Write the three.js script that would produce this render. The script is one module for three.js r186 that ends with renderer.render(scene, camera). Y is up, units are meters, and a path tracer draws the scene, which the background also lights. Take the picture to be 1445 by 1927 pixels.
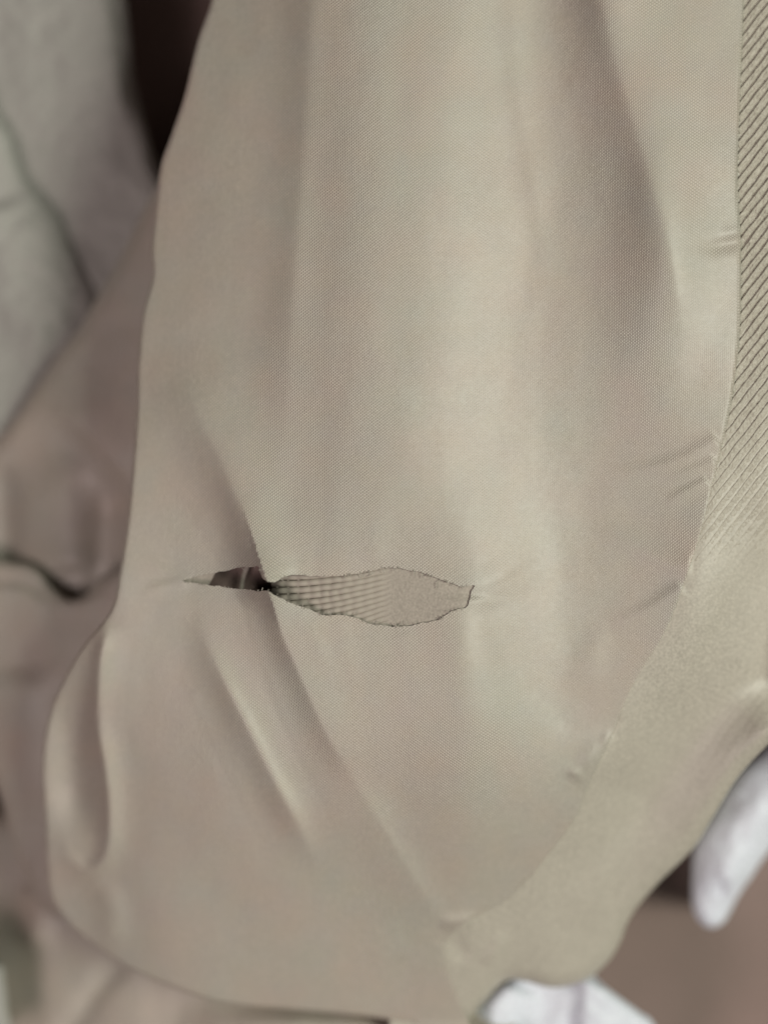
import * as THREE from 'three';
import { mergeGeometries } from 'three/addons/utils/BufferGeometryUtils.js';
import { ImprovedNoise } from 'three/addons/math/ImprovedNoise.js';
import { RectAreaLightUniformsLib } from 'three/addons/lights/RectAreaLightUniformsLib.js';

// ---------------------------------------------------------------- camera, lamps, exposure
// A close-up straight down on a bunched-up coat. One photo pixel at the focus height is S metres.
const S = 0.00006, W = 1445, H = 1927, FOV = 40;
const D = (H / 2) / Math.tan(FOV * Math.PI / 360);          // camera distance, in photo pixels
const LIFT = 900;                                           // focus height above the ground, in photo pixels
const scene = new THREE.Scene();
const camera = new THREE.PerspectiveCamera(FOV, W / H, 0.01, 20);
camera.position.set(0, (LIFT + D) * S, 0);
camera.up.set(0, 0, -1);
camera.lookAt(0, 0, 0);
camera.focus = D * S;
camera.userData.fStop = 4.5;
const renderer = new THREE.WebGLRenderer({ antialias: true });
renderer.toneMapping = THREE.LinearToneMapping;
renderer.toneMappingExposure = 0.87;
renderer.shadowMap.enabled = true;
scene.background = new THREE.Color(0x000000);
RectAreaLightUniformsLib.init();
function areaLight(color, intensity, w, h, pos) {
  const l = new THREE.RectAreaLight(color, intensity, w, h);
  l.position.set(...pos); l.lookAt(0, LIFT * S, 0); scene.add(l); return l;
}
areaLight(new THREE.Color(0.985, 1.0, 0.865), 24.5, 0.42, 0.5, [0.82, 1.0, -0.06]);     // the window, to the right
areaLight(new THREE.Color(1.0, 0.83, 0.81), 8, 0.6, 0.5, [-0.56, 1.08, 0.42]);          // weaker added fill imitating rosy bounced light, to the lower left

// ---------------------------------------------------------------- helpers
const noise = new ImprovedNoise();
const N = (x, y, s = 0) => noise.noise(x + 31.7, y + 11.3, s + 0.37);
const fbm = (x, y, s = 0) => N(x, y, s) + 0.5 * N(2.1 * x, 2.1 * y, s + 5) + 0.25 * N(4.3 * x, 4.3 * y, s + 9);
let seed = 12345;
const rnd = () => (seed = (seed * 1664525 + 1013904223) >>> 0) / 4294967296;
const clamp = (v, a = 0, b = 1) => Math.min(b, Math.max(a, v));
const smooth = (a, b, v) => { const t = clamp((v - a) / (b - a)); return t * t * (3 - 2 * t); };
const lerp = (a, b, t) => a + (b - a) * t;
// photo pixel + height (both in photo pixels) -> metres
const P = (px, py, h) => { const k = S * (D - h) / D; return [(px - W / 2) * k, (LIFT + h) * S, (py - H / 2) * k]; };

function curve(points, closed = false, step = 6) {            // a smooth polyline through the points
  const n = points.length, out = [];
  const at = i => closed ? points[(i + n) % n] : points[clamp(i, 0, n - 1)];
  for (let i = 0; i < (closed ? n : n - 1); i++) {
    const [a, b, c, d] = [at(i - 1), at(i), at(i + 1), at(i + 2)];
    const m = Math.max(1, Math.ceil(Math.hypot(c[0] - b[0], c[1] - b[1]) / step));
    for (let k = 0; k < m; k++) {
      const t = k / m, t2 = t * t, t3 = t2 * t;
      out.push([0, 1].map(j => 0.5 * (2 * b[j] + (c[j] - a[j]) * t + (2 * a[j] - 5 * b[j] + 4 * c[j] - d[j]) * t2 + (3 * b[j] - a[j] - 3 * c[j] + d[j]) * t3)));
    }
  }
  if (!closed) out.push(points[n - 1]);
  return out;
}
function nearest(line, x, y, closed) {                        // distance, side (+ = right of travel), place along 0..1
  let best = 1e18, side = 1, along = 0; const n = line.length, m = closed ? n : n - 1;
  for (let i = 0; i < m; i++) {
    const a = line[i], b = line[(i + 1) % n], ex = b[0] - a[0], ey = b[1] - a[1];
    const t = clamp(((x - a[0]) * ex + (y - a[1]) * ey) / (ex * ex + ey * ey || 1));
    const dx = x - a[0] - ex * t, dy = y - a[1] - ey * t, d = dx * dx + dy * dy;
    if (d < best) { best = d; side = ex * (y - a[1]) - ey * (x - a[0]) > 0 ? 1 : -1; along = (i + t) / m; }
  }
  return [Math.sqrt(best), side, along];
}
function polygon(points, step = 8) {                          // signed distance, + inside
  const line = curve(points, true, step), n = line.length;
  return (x, y) => {
    let inside = false;
    for (let i = 0, j = n - 1; i < n; j = i++) {
      const a = line[i], b = line[j];
      if ((a[1] > y) !== (b[1] > y) && x < (b[0] - a[0]) * (y - a[1]) / (b[1] - a[1]) + a[0]) inside = !inside;
    }
    return nearest(line, x, y, true)[0] * (inside ? 1 : -1);
  };
}
function spline(xs, vs) {                                     // natural cubic spline
  const n = xs.length, m = new Array(n).fill(0), u = new Array(n).fill(0);
  for (let i = 1; i < n - 1; i++) {
    const sg = (xs[i] - xs[i - 1]) / (xs[i + 1] - xs[i - 1]), p = sg * m[i - 1] + 2; m[i] = (sg - 1) / p;
    u[i] = (6 * ((vs[i + 1] - vs[i]) / (xs[i + 1] - xs[i]) - (vs[i] - vs[i - 1]) / (xs[i] - xs[i - 1])) / (xs[i + 1] - xs[i - 1]) - sg * u[i - 1]) / p;
  }
  m[n - 1] = 0; for (let k = n - 2; k >= 0; k--) m[k] = m[k] * m[k + 1] + u[k];
  return q => {
    let i = 0; while (i < n - 2 && q > xs[i + 1]) i++;
    const h = xs[i + 1] - xs[i], b = clamp((q - xs[i]) / h), a = 1 - b;
    return a * vs[i] + b * vs[i + 1] + ((a * a * a - a) * m[i] + (b * b * b - b) * m[i + 1]) * h * h / 6;
  };
}
function field(xs, ys, rows) {                                // smooth surface through a coarse table of heights
  const st = 16, x0 = xs[0], y0 = ys[0], nx = Math.ceil((xs[xs.length - 1] - x0) / st) + 1, ny = Math.ceil((ys[ys.length - 1] - y0) / st) + 1;
  const across = rows.map(r => spline(xs, r)), g = new Float32Array(nx * ny);
  for (let i = 0; i < nx; i++) { const col = spline(ys, across.map(f => f(x0 + i * st))); for (let j = 0; j < ny; j++) g[j * nx + i] = col(y0 + j * st); }
  const cr = (a, b, c, d, t) => b + 0.5 * t * (c - a + t * (2 * a - 5 * b + 4 * c - d + t * (3 * (b - c) + d - a)));
  const at = (i, j) => j < 0 ? 2 * at(i, 0) - at(i, -j) : g[Math.min(j, ny - 1) * nx + clamp(i, 0, nx - 1)];
  const value = (x, y) => {
    const a = clamp((x - x0) / st, 0, nx - 1), b = clamp((y - y0) / st, 0, ny - 1), i = Math.floor(a), j = Math.floor(b), t = a - i, u = b - j;
    const row = r => cr(at(i - 1, r), at(i, r), at(i + 1, r), at(i + 2, r), t);
    return cr(row(j - 1), row(j), row(j + 1), row(j + 2), u);
  };
  return (x, y) => y < y0 ? 2 * value(x, y0) - value(x, 2 * y0 - y) : value(x, y);   // runs on smoothly above the table
}
// a fold: crest along a line, going down the picture it falls off over wl to the west and wr to the east; size, wl, wr may vary along it
function fold(points, size, wl, wr, fadeA = 0.15, fadeB = 0.25, sharp = 2) {
  const line = curve(points, false, 10), val = v => typeof v === 'function' ? v : () => v;
  const [fs, fl, fr] = [size, wl, wr].map(val);
  let x0 = 1e9, x1 = -1e9, y0 = 1e9, y1 = -1e9;
  for (const [x, y] of line) { x0 = Math.min(x0, x); x1 = Math.max(x1, x); y0 = Math.min(y0, y); y1 = Math.max(y1, y); }
  const reach = 2.6 * Math.max(fl(0), fl(0.5), fl(1), fr(0), fr(0.5), fr(1));
  return (x, y) => {
    if (x < x0 - reach || x > x1 + reach || y < y0 - reach || y > y1 + reach) return 0;
    const [d, s, t] = nearest(line, x, y, false), w = s > 0 ? fl(t) : fr(t);
    const q = d / w; if (q > 2.6) return 0;
    const f = (fadeA ? smooth(0, fadeA, t) : 1) * (fadeB ? smooth(1, 1 - fadeB, t) : 1);
    return fs(t) * f * Math.exp(-Math.pow(q * q + 0.004, sharp / 2)) * (1 - smooth(2.0, 2.6, q));
  };
}
const bump = (x0, y0, rx, ry, a, size) => (x, y) => {           // a small pucker
  const dx = x - x0, dy = y - y0, u = (dx * Math.cos(a) + dy * Math.sin(a)) / rx, v = (dy * Math.cos(a) - dx * Math.sin(a)) / ry, q = u * u + v * v;
  return q > 9 ? 0 : size * Math.exp(-q);
};
// cloth: a gridded sheet cut to a signed-distance outline, its outer edge turned down to the ground, its torn edge thick
function cloth({ box, cell, inside, height, tear, skirt = true, tuck = 30, thick = 1.6, tint, uvScale = 1, uvWarp = 0.25 }) {
  const [x0, y0, x1, y1] = box, nx = Math.ceil((x1 - x0) / cell), ny = Math.ceil((y1 - y0) / cell);
  const px = [], py = [], f = new Float32Array((nx + 1) * (ny + 1)), ids = new Int32Array((nx + 1) * (ny + 1)).fill(-1);
  const both = (x, y) => tear ? Math.min(inside(x, y), -tear(x, y)) : inside(x, y);
  for (let j = 0; j <= ny; j++) for (let i = 0; i <= nx; i++) f[j * (nx + 1) + i] = both(x0 + i * cell, y0 + j * cell) || 1e-6;
  const gx = k => x0 + (k % (nx + 1)) * cell, gy = k => y0 + Math.floor(k / (nx + 1)) * cell;
  const vert = k => { if (ids[k] < 0) { ids[k] = px.length; px.push(gx(k)); py.push(gy(k)); } return ids[k]; };
  const cuts = new Map();
  const cut = (a, b) => {
    const key = a < b ? a * 4194304 + b : b * 4194304 + a; let v = cuts.get(key);
    if (v === undefined) {
      let ta = 0, tb = 1, fa = f[a], fb = f[b], t = 0.5;
      for (let k = 0; k < 4; k++) {
        t = clamp(ta + (tb - ta) * fa / (fa - fb), 0.02, 0.98);
        const q = both(lerp(gx(a), gx(b), t), lerp(gy(a), gy(b), t));
        if ((q > 0) === (fa > 0)) { ta = t; fa = q; } else { tb = t; fb = q; }
      }
      v = px.length; px.push(lerp(gx(a), gx(b), t)); py.push(lerp(gy(a), gy(b), t)); cuts.set(key, v);
    }
    return v;
  };
  const index = [], rim = [];
  const tri = (a, b, c) => {
    const k = [a, b, c], s = k.map(q => f[q] > 0), n = s.filter(Boolean).length;
    if (n === 0) return;
    if (n === 3) { index.push(vert(a), vert(b), vert(c)); return; }
    while (!(n === 1 ? s[0] && !s[1] : s[0] && s[1] && !s[2])) { k.push(k.shift()); s.push(s.shift()); if (n === 1 && s[0]) break; }
    if (n === 1) { const u = cut(k[0], k[1]), v = cut(k[2], k[0]); index.push(vert(k[0]), u, v); rim.push([u, v]); }
    else { const u = cut(k[1], k[2]), v = cut(k[2], k[0]); index.push(vert(k[0]), vert(k[1]), u, vert(k[0]), u, v); rim.push([u, v]); }
  };
  for (let j = 0; j < ny; j++) for (let i = 0; i < nx; i++) {
    const a = j * (nx + 1) + i, b = a + 1, c = a + nx + 1, d = c + 1;
    if ((i + j) & 1) { tri(a, c, b); tri(b, c, d); } else { tri(a, c, d); tri(a, d, b); }
  }
  const n = px.length, pos = new Float32Array(n * 3), uv = new Float32Array(n * 2), hs = new Float32Array(n);
  for (let k = 0; k < n; k++) {
    const h = hs[k] = height(px[k], py[k]); pos.set(P(px[k], py[k], h), 3 * k);
    uv[2 * k] = (px[k] + uvWarp * h) * uvScale; uv[2 * k + 1] = -(py[k] - 0.4 * uvWarp * h) * uvScale;
  }
  const g = new THREE.BufferGeometry();
  g.setAttribute('position', new THREE.BufferAttribute(pos, 3)); g.setAttribute('uv', new THREE.BufferAttribute(uv, 2)); g.setIndex(index);
  g.computeVertexNormals();
  const col = new Float32Array(n * 3).fill(1); if (tint) for (let k = 0; k < n; k++) col.set(tint(px[k], py[k]), 3 * k);
  g.setAttribute('color', new THREE.BufferAttribute(col, 3));
  const parts = [g];
  // the edges: torn ones get the cloth's thickness, outer ones fold under and hang down to the ground
  const sp = [], su = [], si = [];
  for (const [a, b] of rim) {
    const mx = (px[a] + px[b]) / 2, my = (py[a] + py[b]) / 2, torn = tear && Math.abs(tear(mx, my)) < Math.abs(inside(mx, my));
    if (!torn && !skirt) continue;
    const e = 4, gxn = inside(mx + e, my) - inside(mx - e, my), gyn = inside(mx, my + e) - inside(mx, my - e), gl = Math.hypot(gxn, gyn) || 1;
    const levels = torn ? [[0, 0], [0, -thick]] : [[0, 0], [1.5, -6], [tuck * 0.5, -tuck * 1.5], [tuck, null]];
    const base = sp.length / 3;
    for (const [inn, dz] of levels) for (const k of [a, b]) {
      const h = dz === null ? -LIFT + 2 : hs[k] + dz;
      sp.push(...P(px[k] + gxn / gl * inn, py[k] + gyn / gl * inn, h)); su.push(px[k] * uvScale, -(py[k] + (hs[k] - h)) * uvScale);
    }
    for (let l = 0; l < levels.length - 1; l++) { const q = base + 2 * l; si.push(q, q + 2, q + 1, q + 1, q + 2, q + 3); }
  }
  if (sp.length) {
    const q = new THREE.BufferGeometry();
    q.setAttribute('position', new THREE.Float32BufferAttribute(sp, 3)); q.setAttribute('uv', new THREE.Float32BufferAttribute(su, 2)); q.setAttribute('color', new THREE.Float32BufferAttribute(new Float32Array(sp.length).fill(1), 3)); q.setIndex(si);
    q.computeVertexNormals(); parts.push(q);
  }
  return mergeGeometries(parts);
}
function mesh(name, geometry, material, parent, userData) {
  const m = new THREE.Mesh(geometry, material); m.name = name; m.castShadow = m.receiveShadow = true;
  if (userData) m.userData = userData;
  (parent || scene).add(m); return m;
}
function group(name, userData) { const g = new THREE.Group(); g.name = name; g.userData = userData; scene.add(g); return g; }
function texture(w, h, fn, srgb = false) {
  const d = new Uint8Array(w * h * 4);
  for (let j = 0; j < h; j++) for (let i = 0; i < w; i++) {
    const c = fn(i, j), k = 4 * (j * w + i);
    for (let q = 0; q < 3; q++) d[k + q] = clamp(Math.round(255 * (Array.isArray(c) ? c[q] : c)), 0, 255);
    d[k + 3] = 255;
  }
  const t = new THREE.DataTexture(d, w, h); t.wrapS = t.wrapT = THREE.RepeatWrapping; t.magFilter = THREE.LinearFilter; t.minFilter = THREE.LinearMipmapLinearFilter;
  t.generateMipmaps = true; if (srgb) t.colorSpace = THREE.SRGBColorSpace; t.needsUpdate = true; return t;
}
// noise that repeats over a tile
function tileNoise(u, v, f, s) {
  const a = u * f, b = v * f, p = (x, y) => N(x, y, s), w = u, q = v;
  return (p(a, b) * (1 - w) + p(a - f, b) * w) * (1 - q) + (p(a, b - f) * (1 - w) + p(a - f, b - f) * w) * q;
}

// ---------------------------------------------------------------- materials
// Lining: floats of a fine staggered weave, 48 ends by 64 picks to a tile; uv counts photo pixels.
const PITCH = 7.2, ENDS = 48, PICKS = 64, TILE = ENDS * PITCH;
const weaveAt = (i, j, w, h) => {
  const u = i / w, v = j / h, wob = 0.25 * tileNoise(u, v, 10, 2);
  const a = u * ENDS + wob, b = v * PICKS + 0.8 * wob, col = Math.floor(a * 2);
  const fa = a * 2 - col - 0.5, fb = ((b + (col & 1) * 0.5) % 1 + 1) % 1 - 0.5;
  const up = Math.exp(-(fa * fa * 7 + fb * fb * 11)), g = 0.75 + 0.5 * tileNoise(u, v, 40, 4) + 0.14 * tileNoise(u, v, 9, 12) + 0.12 * N(Math.floor(b) * 0.73, 3, 21) + 0.1 * N(col * 0.61, 5, 23);
  return clamp(up * g);
};
const weaveBump = texture(768, 768, (i, j) => weaveAt(i, j, 768, 768));
const weaveColour = texture(768, 768, (i, j) => {
  const u = i / 768, v = j / 768, t = weaveAt(i, j, 768, 768), m = 0.78 + 0.22 * t + 0.03 * tileNoise(u, v, 90, 3), q = 0.012 * tileNoise(u, v, 4, 7);
  return [m + q, m - q * 0.4, m - q * 0.6];
}, true);
for (const t of [weaveBump, weaveColour]) t.repeat.set(1 / TILE, 1 / (PICKS * 5.6));
const liningMaterial = new THREE.MeshPhysicalMaterial({
  color: new THREE.Color().setRGB(0.60, 0.543, 0.465), map: weaveColour, bumpMap: weaveBump, bumpScale: 0.00008,
  roughness: 0.52, specularIntensity: 1, ior: 1.7, clearcoat: 0.45, clearcoatRoughness: 0.42, sheen: 0.15, sheenRoughness: 0.5, sheenColor: new THREE.Color(1, 0.97, 0.95), side: THREE.DoubleSide, vertexColors: true,
});
const feltBump = texture(512, 512, (i, j) => { const u = i / 512, v = j / 512; return 0.5 + 0.35 * tileNoise(u, v, 60, 1) + 0.3 * tileNoise(u, v, 24, 3) + 0.25 * tileNoise(u, v, 120, 6); });
const feltColour = texture(512, 512, (i, j) => { const u = i / 512, v = j / 512, m = 0.9 + 0.10 * tileNoise(u, v, 7, 2) + 0.08 * tileNoise(u, v, 22, 5), q = 0.03 * tileNoise(u, v, 3, 8); return [m + q, m, m - q * 0.5]; }, true);
for (const t of [feltBump, feltColour]) t.repeat.set(1 / 420, 1 / 420);
const fineColour = texture(512, 512, (i, j) => { const u = i / 512, v = j / 512, m = 0.94 + 0.02 * tileNoise(u, v, 6, 2) + 0.12 * tileNoise(u, v, 110, 5); return [m, m, m]; }, true);
fineColour.repeat.set(1 / 420, 1 / 420);
const matte = (r, g, b, rough = 0.85, bump = 0.00012, map = feltColour) => new THREE.MeshPhysicalMaterial({ color: new THREE.Color().setRGB(r, g, b), map, bumpMap: feltBump, bumpScale: bump, roughness: rough, specularIntensity: 0.4, side: THREE.DoubleSide });
const twillBump = texture(512, 512, (i, j) => { const u = i / 512, v = j / 512, w = 0.5 * tileNoise(u, v, 12, 3); return 0.5 + 0.28 * Math.sin(2 * Math.PI * (18 * u - 14 * v + w)) + 0.5 * tileNoise(u, v, 70, 8) + 0.3 * tileNoise(u, v, 130, 9); });
twillBump.repeat.set(1 / 400, 1 / 400);
const cottonMaterial = matte(0.40, 0.395, 0.37, 0.85, 0.00012, fineColour);
const facingMaterial = matte(0.48, 0.45, 0.385, 0.5, 0.00002, fineColour); facingMaterial.bumpMap = twillBump; facingMaterial.ior = 1.6; facingMaterial.specularIntensity = 1;
const ribMaterial = matte(0.46, 0.43, 0.365, 0.4, 0.00012, fineColour);
const yarnMaterial = matte(0.42, 0.38, 0.33, 0.55, 0.00008, fineColour);
const whiteMaterial = matte(0.77, 0.81, 0.91, 0.4, 0.00008, fineColour);
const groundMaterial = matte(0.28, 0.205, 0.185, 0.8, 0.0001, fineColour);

// ---------------------------------------------------------------- the ground under everything
{
  const g = new THREE.PlaneGeometry(0.6, 0.6, 1, 1); g.rotateX(-Math.PI / 2);
  const uv = g.attributes.uv; for (let i = 0; i < uv.count; i++) uv.setXY(i, uv.getX(i) * 10000, uv.getY(i) * 10000);
  mesh('ground', g, groundMaterial, scene, { kind: 'structure' });
}

// ---------------------------------------------------------------- the coat
const coat = group('coat', { label: 'pale beige satin coat lining with a ragged tear, sewn to a ribbed facing', category: 'coat' });

// the main lining panel
const panelOutline = [
  [480, -400], [405, -60], [398, 0], [371, 80], [347, 180], [322, 255], [303, 310], [292, 390], [284, 470], [286, 520], [268, 590], [259, 680], [256, 780], [249, 880], [239, 980], [224, 1080], [207, 1150],
  [150, 1225], [105, 1310], [85, 1380], [79, 1450], [84, 1540], [88, 1630], [97, 1690], [133, 1742], [192, 1790], [262, 1832], [350, 1868], [430, 1890], [540, 1900], [680, 1912], [800, 1932], [890, 1965],
  [870, 1900], [840, 1810], [856, 1750], [962, 1688], [1030, 1610], [1078, 1545], [1108, 1475], [1150, 1385], [1190, 1290], [1250, 1190], [1285, 1100], [1312, 1020], [1335, 930], [1358, 840], [1378, 740], [1391, 620], [1393, 460], [1387, 340], [1391, 190], [1399, 0], [1402, -60], [1404, -400]];
const tearUpper = [[343, 1094], [362, 1088], [380, 1082], [420, 1075], [448, 1068], [470, 1067], [485, 1066], [491, 1080], [496, 1090], [512, 1096], [524, 1092], [543, 1083], [570, 1082], [603, 1085], [640, 1083], [668, 1080], [700, 1074], [722, 1068], [750, 1069], [772, 1073], [800, 1080], [828, 1090], [852, 1098], [870, 1104], [893, 1101]];
const tearLower = [[887, 1112], [884, 1128], [878, 1142], [862, 1147], [848, 1151], [836, 1160], [818, 1168], [792, 1173], [765, 1178], [738, 1179], [715, 1176], [695, 1173], [680, 1167], [662, 1161], [642, 1157], [612, 1158], [590, 1150], [566, 1141], [544, 1133], [522, 1122], [504, 1112], [488, 1112], [460, 1109], [432, 1106], [402, 1102], [372, 1098]];
const panelIn = polygon(panelOutline, 10), tearIn0 = polygon([...tearUpper, ...tearLower], 5);
const tearIn = (x, y) => (x < 300 || x > 930 || y < 1030 || y > 1220) ? -60 : tearIn0(x, y) + 1.6 * N(x / 9, y / 9, 3) + 0.8 * N(x / 3.2, y / 3.2, 8);

const panelBase = field(
  [60, 150, 300, 450, 560, 640, 760, 880, 950, 1050, 1150, 1250, 1320, 1400],
  [0, 300, 600, 900, 1100, 1300, 1500, 1700, 1927], [
    [-330, -270, -190, -114, -62, -24, -10, -26, -54, -56, -14, -26, -40, -58],
    [-300, -240, -150, -80, -36, -2, 12, -11, -38, -54, -22, 8, -8, -28],
    [-250, -190, -115, -58, -20, 8, 19, -4, -29, -44, -28, 6, -6, -24],
    [-200, -130, -80, -42, -10, 12, 20, -2, -24, -48, -50, -32, -20, -20],
    [-190, -118, -70, -30, -2, 8, 10, 13, -9, -50, -54, -34, -14, -20],
    [-220, -150, -90, -46, -18, -6, 2, 9, -13, -47, -62, -52, -42, -50],
    [-270, -215, -140, -88, -66, -52, -44, -38, -58, -88, -116, -134, -142, -148],
    [-330, -285, -205, -165, -150, -146, -146, -152, -172, -200, -232, -245, -250, -255],
    [-410, -370, -295, -260, -252, -252, -256, -262, -275, -292, -315, -325, -330, -335]]);
const panelFolds = [
  fold([[318, 640], [345, 712], [385, 800], [430, 895], [465, 990], [488, 1070], [496, 1096]], t => 10 + 34 * t, t => 70 - 46 * t, t => 130 - 88 * t, 0.3, 0, 1.5),
  fold([[503, 1108], [530, 1190], [562, 1262], [610, 1368], [660, 1458], [700, 1530]], t => 26 - 14 * t, t => 22 + 14 * t, t => 80 - 10 * t, 0, 0.35, 1.4),
  fold([[650, 1440], [700, 1525], [752, 1612], [800, 1690], [835, 1745]], 9, 60, 24, 0.3, 0.25, 1.5),
  fold([[362, 1150], [415, 1266], [466, 1368], [516, 1468], [558, 1548], [604, 1650]], 20, 32, 24, 0.3, 0.3, 1.5),
  fold([[172, 1235], [150, 1330], [142, 1420], [148, 1510], [156, 1590]], -34, 46, 34, 0.4, 0.35),
  fold([[205, 1165], [190, 1240], [184, 1310], [184, 1370], [197, 1440], [206, 1520], [204, 1590], [188, 1626], [158, 1636], [128, 1604], [110, 1540]], 20, 15, 22, 0.1, 0.4, 1.6),
  fold([[1128, -40], [1150, 80], [1190, 220], [1225, 340], [1256, 450], [1280, 590], [1292, 680]], 17, 46, 70, 0, 0.3, 1.5),
  fold([[872, 1118], [872, 1200], [880, 1290], [902, 1400], [930, 1500]], 6, 44, 60, 0.06, 0.4),
  fold([[905, 1120], [952, 1225], [1032, 1322], [1090, 1392]], -6, 40, 80, 0.15, 0.2, 1.5),
bump(1112, 1426, 40, 24, -1.0, 14), bump(1082, 1456, 17, 11, 0.6, 6), bump(1140, 1392, 16, 10, -1.2, 5),
  fold([[1150, 1180], [1120, 1210], [1095, 1300]], 3, 26, 30, 0.3, 0.5),
  fold([[340, 1096], [300, 1104], [262, 1120]], 2, 9, 14, 0, 0.5),
  fold([[345, 1090], [300, 1070], [270, 1040]], 1.5, 12, 9, 0, 0.6),
  fold([[893, 1101], [940, 1085], [1010, 1030]], 2.5, 14, 26, 0, 0.6),
  fold([[560, 1150], [590, 1200], [640, 1300]], 2, 14, 18, 0.1, 0.6),
  fold([[640, 1165], [652, 1230], [680, 1320]], 1.5, 16, 16, 0.1, 0.6),
  fold([[760, 1185], [770, 1250], [800, 1340]], 2, 20, 20, 0.1, 0.6),
  fold([[700, 1060], [715, 980], [735, 860]], 2, 24, 24, 0.1, 0.6),
  fold([[590, -40], [575, 200], [560, 420], [545, 640], [530, 900]], 11, 46, 40, 0, 0.4, 1.6),
  fold([[960, -40], [975, 150], [1000, 330], [1040, 520]], 5, 28, 40, 0, 0.4, 1.6),
  fold([[1395, 452], [1360, 460], [1310, 472]], -7, 12, 14, 0, 0.6),
  fold([[1395, 436], [1350, 444]], 3, 12, 12, 0, 0.6),
  fold([[1350, 826], [1290, 860], [1225, 882], [1150, 888]], 4.5, 14, 16, 0.04, 0.5),
  fold([[1345, 866], [1290, 890], [1235, 908]], 4, 11, 12, 0.04, 0.5),
  fold([[1330, 903], [1290, 925], [1250, 950]], 3.5, 10, 11, 0.04, 0.5),
  fold([[1150, 975], [1172, 1010], [1220, 1040], [1268, 1062], [1300, 1068]], 5, 22, 26, 0.4, 0.05),
  fold([[1285, 1105], [1262, 1120], [1215, 1150], [1140, 1180]], 4, 15, 18, 0.05, 0.5),
  fold([[1130, 1180], [1110, 1260], [1100, 1330]], 3, 34, 34, 0.4, 0.4),
  fold([[820, 1740], [860, 1735], [900, 1728]], 9, 11, 14, 0.4, 0.4),
  fold([[945, 1752], [935, 1785], [905, 1818]], 9, 12, 12, 0.4, 0.4),
  fold([[845, 1750], [862, 1785], [885, 1812]], -9, 18, 18, 0.4, 0.4),
  fold([[160, 1660], [205, 1690], [212, 1745], [195, 1790]], 9, 30, 26, 0.4, 0.3),
];
// faint uneven dye: patches leaning to rose or to green
const mottle = (x, y) => { const a = fbm(x / 130, y / 130, 2), b = fbm(x / 48, y / 48, 6); return [1 + 0.03 * a + 0.014 * b, 1 - 0.022 * a + 0.004 * b, 1 - 0.02 * a - 0.02 * b]; };
function panelCore(x, y) {
  let h = panelBase(x, y);
  for (const f of panelFolds) h += f(x, y);
  return h + 3.5 * N(x / 150, y / 260, 1) + 1.2 * N(x / 60, y / 90, 2) + 0.25 * (1 - 2 * Math.abs(N(x / 42, y / 70, 12)));
}
function panelHeight(x, y) {
  let h = panelCore(x, y);
  const d = panelIn(x, y), R = x > 1000 || (y > 1680 && x > 780) ? lerp(7, 1.2, smooth(780, 980, y)) : 8;
  if (d < R) { const t = 1 - clamp(d / R); h -= R * (1 - Math.sqrt(Math.max(0, 1 - t * t))); }
  return h;
}
mesh('lining_panel', cloth({ box: [60, -400, 1420, 1980], cell: 4, inside: (x, y) => Math.min(panelIn(x, y), y + 396), tear: tearIn, height: panelHeight, tuck: 40, tint: mottle }), liningMaterial, coat, { label: 'torn satin lining panel' });

// frayed threads along the torn edge
{
  const bits = [], line = curve([...tearUpper, ...tearLower], true, 4);
  for (let k = 0; k < 90; k++) {
    const i = Math.floor(rnd() * line.length), a = line[i], b = line[(i + 1) % line.length], l = Math.hypot(b[0] - a[0], b[1] - a[1]) || 1;
    const nx = -(b[1] - a[1]) / l, ny = (b[0] - a[0]) / l, len = 1.5 + 11 * rnd() ** 4, sl = (rnd() - 0.5) * 9, h = panelHeight(a[0] - nx * 6, a[1] - ny * 6);
    const pts = [[-3, 0.2], [len * 0.5, 0.8 + rnd()], [len, rnd() * 4 - 2]].map(([d, z], q) => new THREE.Vector3(...P(a[0] + nx * d + sl * q * 0.5, a[1] + ny * d, h + z)));
    bits.push(new THREE.TubeGeometry(new THREE.CatmullRomCurve3(pts), 4, (0.5 + 0.3 * rnd()) * S, 4));
  }
  for (const [x, y, dx, dy, w] of [[455, 1068, 8, 12, 3], [610, 1157, 10, -9, -4], [700, 1075, -9, 11, 3], [742, 1178, 14, -7, 4], [828, 1091, -6, 14, -3], [560, 1083, 11, 8, 3]]) {
    const h = panelHeight(x, y), pts = [0, 0.35, 0.7, 1].map(t => new THREE.Vector3(...P(x + dx * t + w * Math.sin(3 * t), y + dy * t + w * Math.sin(5 * t) * 0.5, h + 2 * t - 3 * t * t)));
    bits.push(new THREE.TubeGeometry(new THREE.CatmullRomCurve3(pts), 10, 0.55 * S, 5));
  }
  const threadMaterial = liningMaterial.clone(); threadMaterial.vertexColors = false;
  mesh('fray_thread', mergeGeometries(bits), threadMaterial, coat, { kind: 'stuff' });
}

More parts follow.
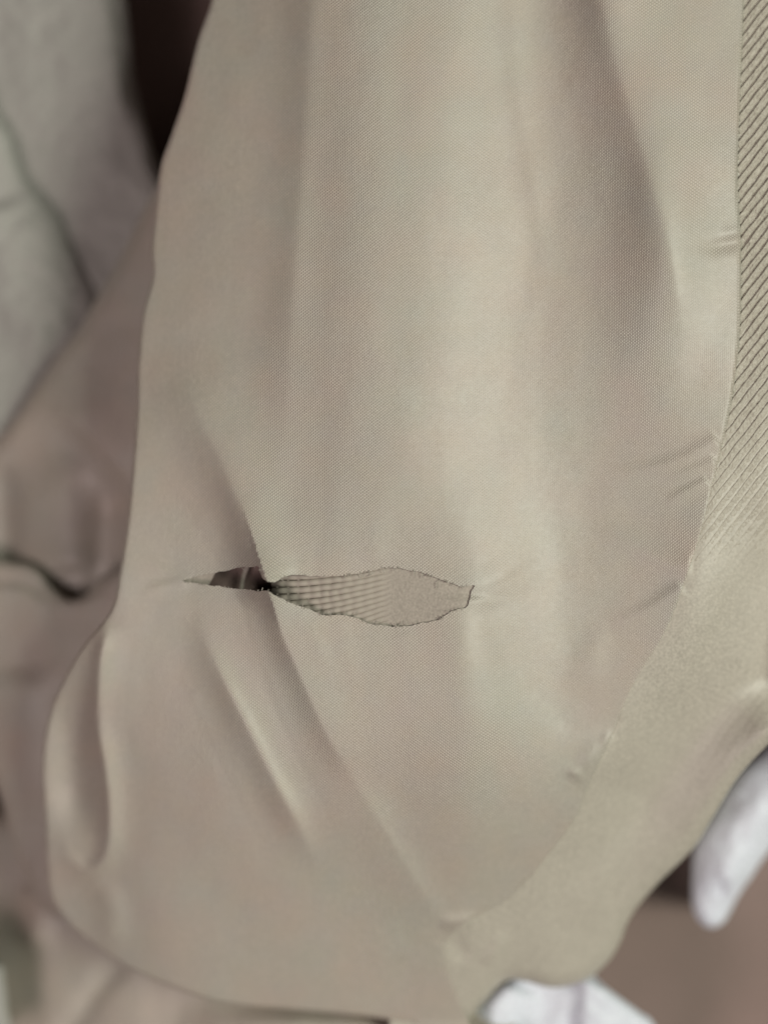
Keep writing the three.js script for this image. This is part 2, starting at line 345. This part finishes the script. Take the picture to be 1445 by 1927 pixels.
// the coarse interlining behind the tear: a base sheet and woven yarns
const interIn = polygon([[512, 1090], [540, 1050], [640, 1030], [760, 1030], [900, 1050], [930, 1110], [900, 1180], [760, 1220], [640, 1210], [560, 1180], [520, 1140]]);
function interHeight(x, y) {
  const t = smooth(520, 800, x); let h = lerp(panelBase(x, y) - 15, panelCore(x, y) - 3, t);
  const d = x - 512; if (d < 30) h -= 24 * (1 - Math.sqrt(Math.max(0, 1 - (1 - clamp(d / 30)) ** 2)));
  return h;
}
const interlining = mesh('interlining', cloth({ box: [500, 1020, 940, 1230], cell: 6, inside: interIn, height: (x, y) => interHeight(x, y) - lerp(4, 1, smooth(620, 800, x)), skirt: false }), yarnMaterial, coat, { label: 'coarse woven grey interlining seen through the tear' });
{
  // weft rows run across, rising and closing up to the right; warp ends cross them
  const rowY = (r, x) => { const t = clamp((x - 515) / 300); return 1072 + r * lerp(13.2, 8.5, t) - 58 * t * t + 14 * t + 8 * (1 - t) * (1 - t) * 0; };
  for (let r = -2; r < 16; r++) {
    const pts = [];
    for (let x = 512; x <= 790; x += 3.5) {
      const y = rowY(r, x), ph = Math.cos(2 * Math.PI * ((x - 512) / 20 + 0.35 * N(r * 1.7, x / 60))), amp = lerp(1, 0.0, smooth(640, 785, x));
      if (interIn(x, y) < 3) continue;
      pts.push(new THREE.Vector3(...P(x, y + 0.8 * N(x / 20, r), interHeight(x, y) + amp * (0.65 * ph) - 11 * (1 - amp))));
    }
    if (pts.length > 6) mesh('weft_yarn', new THREE.TubeGeometry(new THREE.CatmullRomCurve3(pts), pts.length * 2, 6.4 * S, 8), yarnMaterial, interlining);
  }
  for (let c = 0; c < 11; c++) {
    const pts = [], x0 = 522 + c * 20, a = lerp(1, 0.3, smooth(640, 720, x0));
    for (let q = -2; q < 15; q += 0.25) {
      const x = x0 + 1.2 * N(q / 3, c), y = rowY(q, x), ph = -0.6;
      if (interIn(x, y) < 3) continue;
      pts.push(new THREE.Vector3(...P(x, y, interHeight(x, y) + a * 2.2 * ph - 0.5 - 6 * (1 - a))));
    }
    if (pts.length > 6) mesh('warp_yarn', new THREE.TubeGeometry(new THREE.CatmullRomCurve3(pts), pts.length, 2.9 * S, 6), yarnMaterial, interlining);
  }
}
// what shows in the dark slit left of the interlining
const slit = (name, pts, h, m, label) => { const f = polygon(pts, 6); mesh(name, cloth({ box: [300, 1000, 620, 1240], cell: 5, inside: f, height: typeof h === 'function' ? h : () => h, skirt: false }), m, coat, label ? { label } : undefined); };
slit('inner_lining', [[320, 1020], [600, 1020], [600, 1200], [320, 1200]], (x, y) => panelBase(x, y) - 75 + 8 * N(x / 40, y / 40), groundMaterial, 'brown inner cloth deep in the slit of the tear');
slit('seam_allowance', [[300, 1040], [420, 1040], [408, 1072], [392, 1104], [372, 1140], [310, 1150]], (x, y) => panelBase(x, y) - 16 - (x - 345) * 0.14, yarnMaterial);
slit('seam_tape', [[468, 1050], [476, 1052], [462, 1085], [455, 1130], [450, 1128], [455, 1085]], (x, y) => panelBase(x, y) - 60, yarnMaterial);

// the ribbed facing
const facingOutline = [[1384, -400], [1380, -60], [1378, 200], [1374, 400], [1376, 600], [1360, 740], [1335, 840], [1305, 940], [1270, 1040], [1235, 1130], [1195, 1220], [1160, 1310], [1125, 1400], [1068, 1480], [1035, 1545], [985, 1605], [920, 1670], [850, 1700], [790, 1740], [745, 1850], [740, 1990], [850, 1960],
  [882, 1920], [915, 1880], [950, 1846], [985, 1846], [1040, 1859], [1098, 1846], [1138, 1816], [1163, 1780], [1188, 1722], [1238, 1662], [1302, 1598], [1345, 1530], [1388, 1462], [1447, 1398], [1560, 1290], [1560, -400]];
const facingIn = polygon(facingOutline, 10);
const facingBase = field([850, 950, 1050, 1150, 1250, 1320, 1400, 1480, 1560], [0, 400, 700, 900, 1100, 1300, 1500, 1700, 1927], [
  [-60, -60, -60, -50, -40, -50, -62, -68, -80], [-60, -60, -60, -50, -34, -36, -44, -50, -66], [-60, -60, -60, -50, -34, -32, -36, -46, -66],
  [-70, -70, -60, -55, -42, -32, -34, -50, -80], [-90, -90, -80, -60, -42, -44, -66, -96, -130], [-100, -100, -100, -92, -96, -108, -130, -165, -210],
  [-140, -140, -145, -172, -192, -215, -250, -300, -350], [-170, -180, -205, -240, -275, -315, -355, -390, -420], [-262, -276, -295, -322, -355, -385, -415, -440, -460]]);
const facingFold = [
  fold([[1480, 890], [1440, 965], [1385, 1065], [1328, 1185], [1282, 1275], [1240, 1370], [1205, 1470]], 8, 50, 34, 0, 0.4, 1.7),
  fold([[1170, 1480], [1150, 1560], [1120, 1660], [1090, 1760]], 8, 50, 40, 0.2, 0.3),
];
function facingHeight(x, y) {
  let h = lerp(panelCore(x, y) - lerp(14, 2.5, smooth(700, 950, y)), facingBase(x, y) + 4 * N(x / 130, y / 200, 7) + 1.5 * N(x / 45, y / 60, 4), smooth(0, 130, facingIn(x, y)) * smooth(1950, 1500, y) + (1 - smooth(1950, 1500, y)) * smooth(950, 1100, x));
  for (const f of facingFold) h += f(x, y);
  const d = facingIn(x, y), R = y > 1350 && x > 860 + (1760 - Math.min(y, 1760)) * 0.62 ? 30 : 1;
  if (d < R) { const t = 1 - clamp(d / R); h -= R * (1 - Math.sqrt(Math.max(0, 1 - t * t))); }
  return h;
}
const facing = mesh('facing', cloth({ box: [730, -400, 1580, 2000], cell: 6, inside: (x, y) => Math.min(facingIn(x, y), y + 396, 1555 - x), height: facingHeight, tuck: 50 }), facingMaterial, coat, { label: 'grey green wool facing with diagonal ribs' });
{
  // diagonal ribs of boucle yarn standing on the facing, flattening out down the seam
  const dir = [0.616, -0.788], nor = [0.788, 0.616], PER = 14.5;
  for (let r = 0; r < 88; r++) {
    const c0 = [1395 - 160, -110 + 200 + r * PER / nor[1] * 0.999 - 160];
    let s0 = null, s1 = null; const ok = [];
    for (let s = -260; s < 560; s += 3) {
      const x = c0[0] + dir[0] * s, y = c0[1] + dir[1] * s;
      if (x > 1505 || y < -50 || facingIn(x, y) < 7 || y > 1200) continue;
      if (s0 === null) s0 = s; s1 = s;
    }
    if (s0 === null || s1 - s0 < 20) continue;
    const m = Math.round((s1 - s0) / 1.8), k = 8, pos = [], uv = [], idx = [];
    for (let i = 0; i <= m; i++) for (let j = 0; j <= k; j++) {
      const s = lerp(s0, s1, i / m), q = (j / k - 0.5) * 2, wob = 1.5 * N(s / 30, r * 3.1, 2);
      const x = c0[0] + dir[0] * s + nor[0] * (q * PER * 0.48 + wob), y = c0[1] + dir[1] * s + nor[1] * (q * PER * 0.48 + wob);
      const fade = 1 - 0.96 * smooth(420, 1230, y), ends = smooth(0, 6, i) * smooth(0, 6, m - i);
      const lump = 3.0 * N(s / 6, q * 1.6 + r * 7, 1) + 2.4 * N(s / 3.6, q * 2.6 + r * 7, 6);
      const prof = Math.sqrt(Math.max(0, 1 - q * q)), edge = 1.6 * Math.exp(-((q + 0.75) ** 2) * 22);
      pos.push(...P(x, y, facingHeight(x, y) - 2.6 * (0.35 + 0.65 * fade) + fade * ends * (6 * prof + edge * 2.5 + 0.7 * lump * prof)));
      uv.push(s, q * 9 + r * 40);
    }
    for (let i = 0; i < m; i++) for (let j = 0; j < k; j++) { const a = i * (k + 1) + j; idx.push(a, a + 1, a + k + 1, a + 1, a + k + 2, a + k + 1); }
    const g = new THREE.BufferGeometry(); g.setAttribute('position', new THREE.Float32BufferAttribute(pos, 3)); g.setAttribute('uv', new THREE.Float32BufferAttribute(uv, 2)); g.setIndex(idx); g.computeVertexNormals();
    mesh('rib', g, ribMaterial, facing);
  }
}

// further folds of the same lining, lower down on the left and along the bottom
function layer(name, parent, material, outline, base, folds, R, extra = {}) {
  const f = polygon(outline, 12), xs = outline.map(p => p[0]), ys = outline.map(p => p[1]);
  const height = (x, y) => {
    let h = base(x, y) + 5 * N(x / 110, y / 150, base.length) + 2 * N(x / 45, y / 50, 3) + (extra.crinkle || 0) * (1 - 2.2 * Math.abs(fbm(x / 70, y / 95, 14))) + 0.4 * (extra.crinkle || 0) * N(x / 22, y / 26, 15); for (const q of folds) h += q(x, y);
    const d = f(x, y); if (d < R) { const t = 1 - clamp(d / R); h -= R * (1 - Math.sqrt(Math.max(0, 1 - t * t))); }
    return h;
  };
  return mesh(name, cloth({ box: [Math.min(...xs) - 10, Math.min(...ys) - 10, Math.max(...xs) + 10, Math.max(...ys) + 10], cell: 7, inside: f, height, tuck: 40, tint: material === liningMaterial ? mottle : undefined, ...extra.cloth }), material, parent, extra.userData);
}
layer('lining_fold', coat, liningMaterial, [[318, 330], [300, 347], [275, 388], [240, 460], [190, 550], [150, 618], [105, 675], [60, 740], [0, 820], [-110, 950], [-160, 1250], [280, 1250], [330, 1000], [360, 700], [350, 420]],
  (x, y) => -310 - 0.48 * (300 - x) - smooth(780, 960, y) * 15, [
    fold([[60, 762], [95, 770], [140, 790], [182, 826], [220, 870], [256, 915], [300, 965]], 30, 22, 90, 0.3, 0, 1.6),
    fold([[110, 840], [105, 940], [124, 1090]], 26, 60, 50, 0.45, 0.2),
    fold([[215, 880], [205, 980], [195, 1130]], -34, 40, 44, 0.4, 0),
    fold([[0, 860], [10, 960], [15, 1070]], -36, 40, 26, 0.4, 0)], 30);
layer('lining_fold', coat, liningMaterial, [[-150, 1040], [0, 1056], [62, 1066], [95, 1100], [128, 1126], [160, 1120], [185, 1090], [215, 1074], [290, 1060], [300, 1300], [220, 1500], [180, 1720], [90, 1720], [45, 1640], [20, 1580], [-4, 1490], [-60, 1400], [-160, 1350]],
  (x, y) => -300 - 0.06 * (y - 1100) - 0.5 * (220 - x), [
    fold([[-20, 1092], [40, 1096], [68, 1110], [95, 1136]], -14, 10, 16, 0, 0.3),
    fold([[95, 1140], [160, 1136], [235, 1140]], 10, 16, 40, 0.2, 0),
    fold([[40, 1250], [60, 1400], [90, 1560]], 18, 60, 50, 0.2, 0.2)], 26);
layer('lining_fold', coat, liningMaterial, [[-160, 1500], [60, 1560], [260, 1620], [520, 1760], [960, 1800], [960, 2080], [-160, 2080]],
  (x, y) => -390 + 0.05 * (y - 1700) + (x < 560 ? -0.0007 * (560 - x) ** 2 : 0), [
    fold([[60, 1660], [75, 1720], [60, 1790]], 22, 26, 26, 0.2, 0.3),
    fold([[120, 1960], [190, 1860], [240, 1800]], -12, 20, 24, 0.1, 0.2),
    fold([[330, 1930], [560, 1934], [800, 1950], [960, 1975]], 90, 70, 46, 0.4, 0)], 40);

// ---------------------------------------------------------------- the grey cotton garment lying behind, left
const garment = group('cotton_garment', { label: 'matte grey cotton garment in loose folds beside the dark gap', category: 'garment' });
layer('back_layer', garment, cottonMaterial, [[-160, -400], [216, -400], [226, -100], [236, 0], [244, 70], [250, 140], [270, 228], [288, 292], [308, 345], [345, 430], [345, 760], [-160, 900]],
  (x, y) => -560 + 0.1 * x, [
    fold([[60, -60], [80, 120], [40, 260]], 20, 70, 70, 0, 0.3), fold([[150, -60], [165, 100], [200, 260], [230, 420]], 22, 60, 60, 0, 0.3), fold([[215, -60], [232, 100], [262, 240]], -16, 14, 14, 0, 0.3)], 40, { crinkle: 6 });
layer('front_fold', garment, cottonMaterial, [[-160, 60], [0, 226], [30, 292], [48, 336], [78, 370], [110, 402], [132, 452], [157, 502], [188, 562], [190, 700], [60, 900], [-160, 960]],
  (x, y) => -500 - 0.1 * x, [
    fold([[-20, 380], [8, 470], [30, 550], [65, 620], [95, 690]], 30, 46, 60, 0.1, 0.2), fold([[40, 400], [90, 520], [110, 620]], 12, 30, 30, 0.2, 0.2)], 40, { crinkle: 6 });

// ---------------------------------------------------------------- white cloths
layer('white_cloth', scene, whiteMaterial, [[1560, 1300], [1447, 1402], [1390, 1456], [1350, 1520], [1310, 1588], [1302, 1650], [1305, 1715], [1330, 1745], [1360, 1736], [1386, 1690], [1412, 1652], [1447, 1602], [1560, 1470]],
  (x, y) => -420, [
    fold([[1540, 1420], [1440, 1520], [1380, 1610], [1345, 1700]], 50, 50, 40, 0, 0.2), fold([[1352, 1690], [1362, 1660]], -14, 10, 10, 0.2, 0.2)], 34, { crinkle: 5, userData: { label: 'narrow rolled tip of white cloth over the brown surface', category: 'cloth' } });
layer('white_cloth_001', scene, whiteMaterial, [[800, 2080], [872, 1925], [925, 1872], [955, 1846], [985, 1820], [1090, 1826], [1118, 1838], [1145, 1862], [1200, 1903], [1232, 1932], [1300, 2080]],
  (x, y) => -370, [
    fold([[960, 1850], [940, 1900], [925, 1990]], 30, 40, 46, 0.1, 0), fold([[1118, 1842], [1108, 1880], [1112, 1990]], 34, 30, 70, 0.1, 0), fold([[1040, 1850], [1040, 1990]], 8, 30, 30, 0.1, 0)], 22, { crinkle: 5, userData: { label: 'pleated white cloth below the rounded hem of the facing', category: 'cloth' } });

layer('pale_cloth', scene, cottonMaterial, [[-120, 1790], [-4, 1812], [8, 1840], [15, 1900], [14, 1960], [-120, 1980]],
  () => -430, [], 24, { crinkle: 4, userData: { label: 'sliver of pale cloth peeping out beside the lowest pink lining fold', category: 'cloth' } });

scene.traverse(o => { if (o.isLight && o.shadow) o.castShadow = true; });
renderer.render(scene, camera);
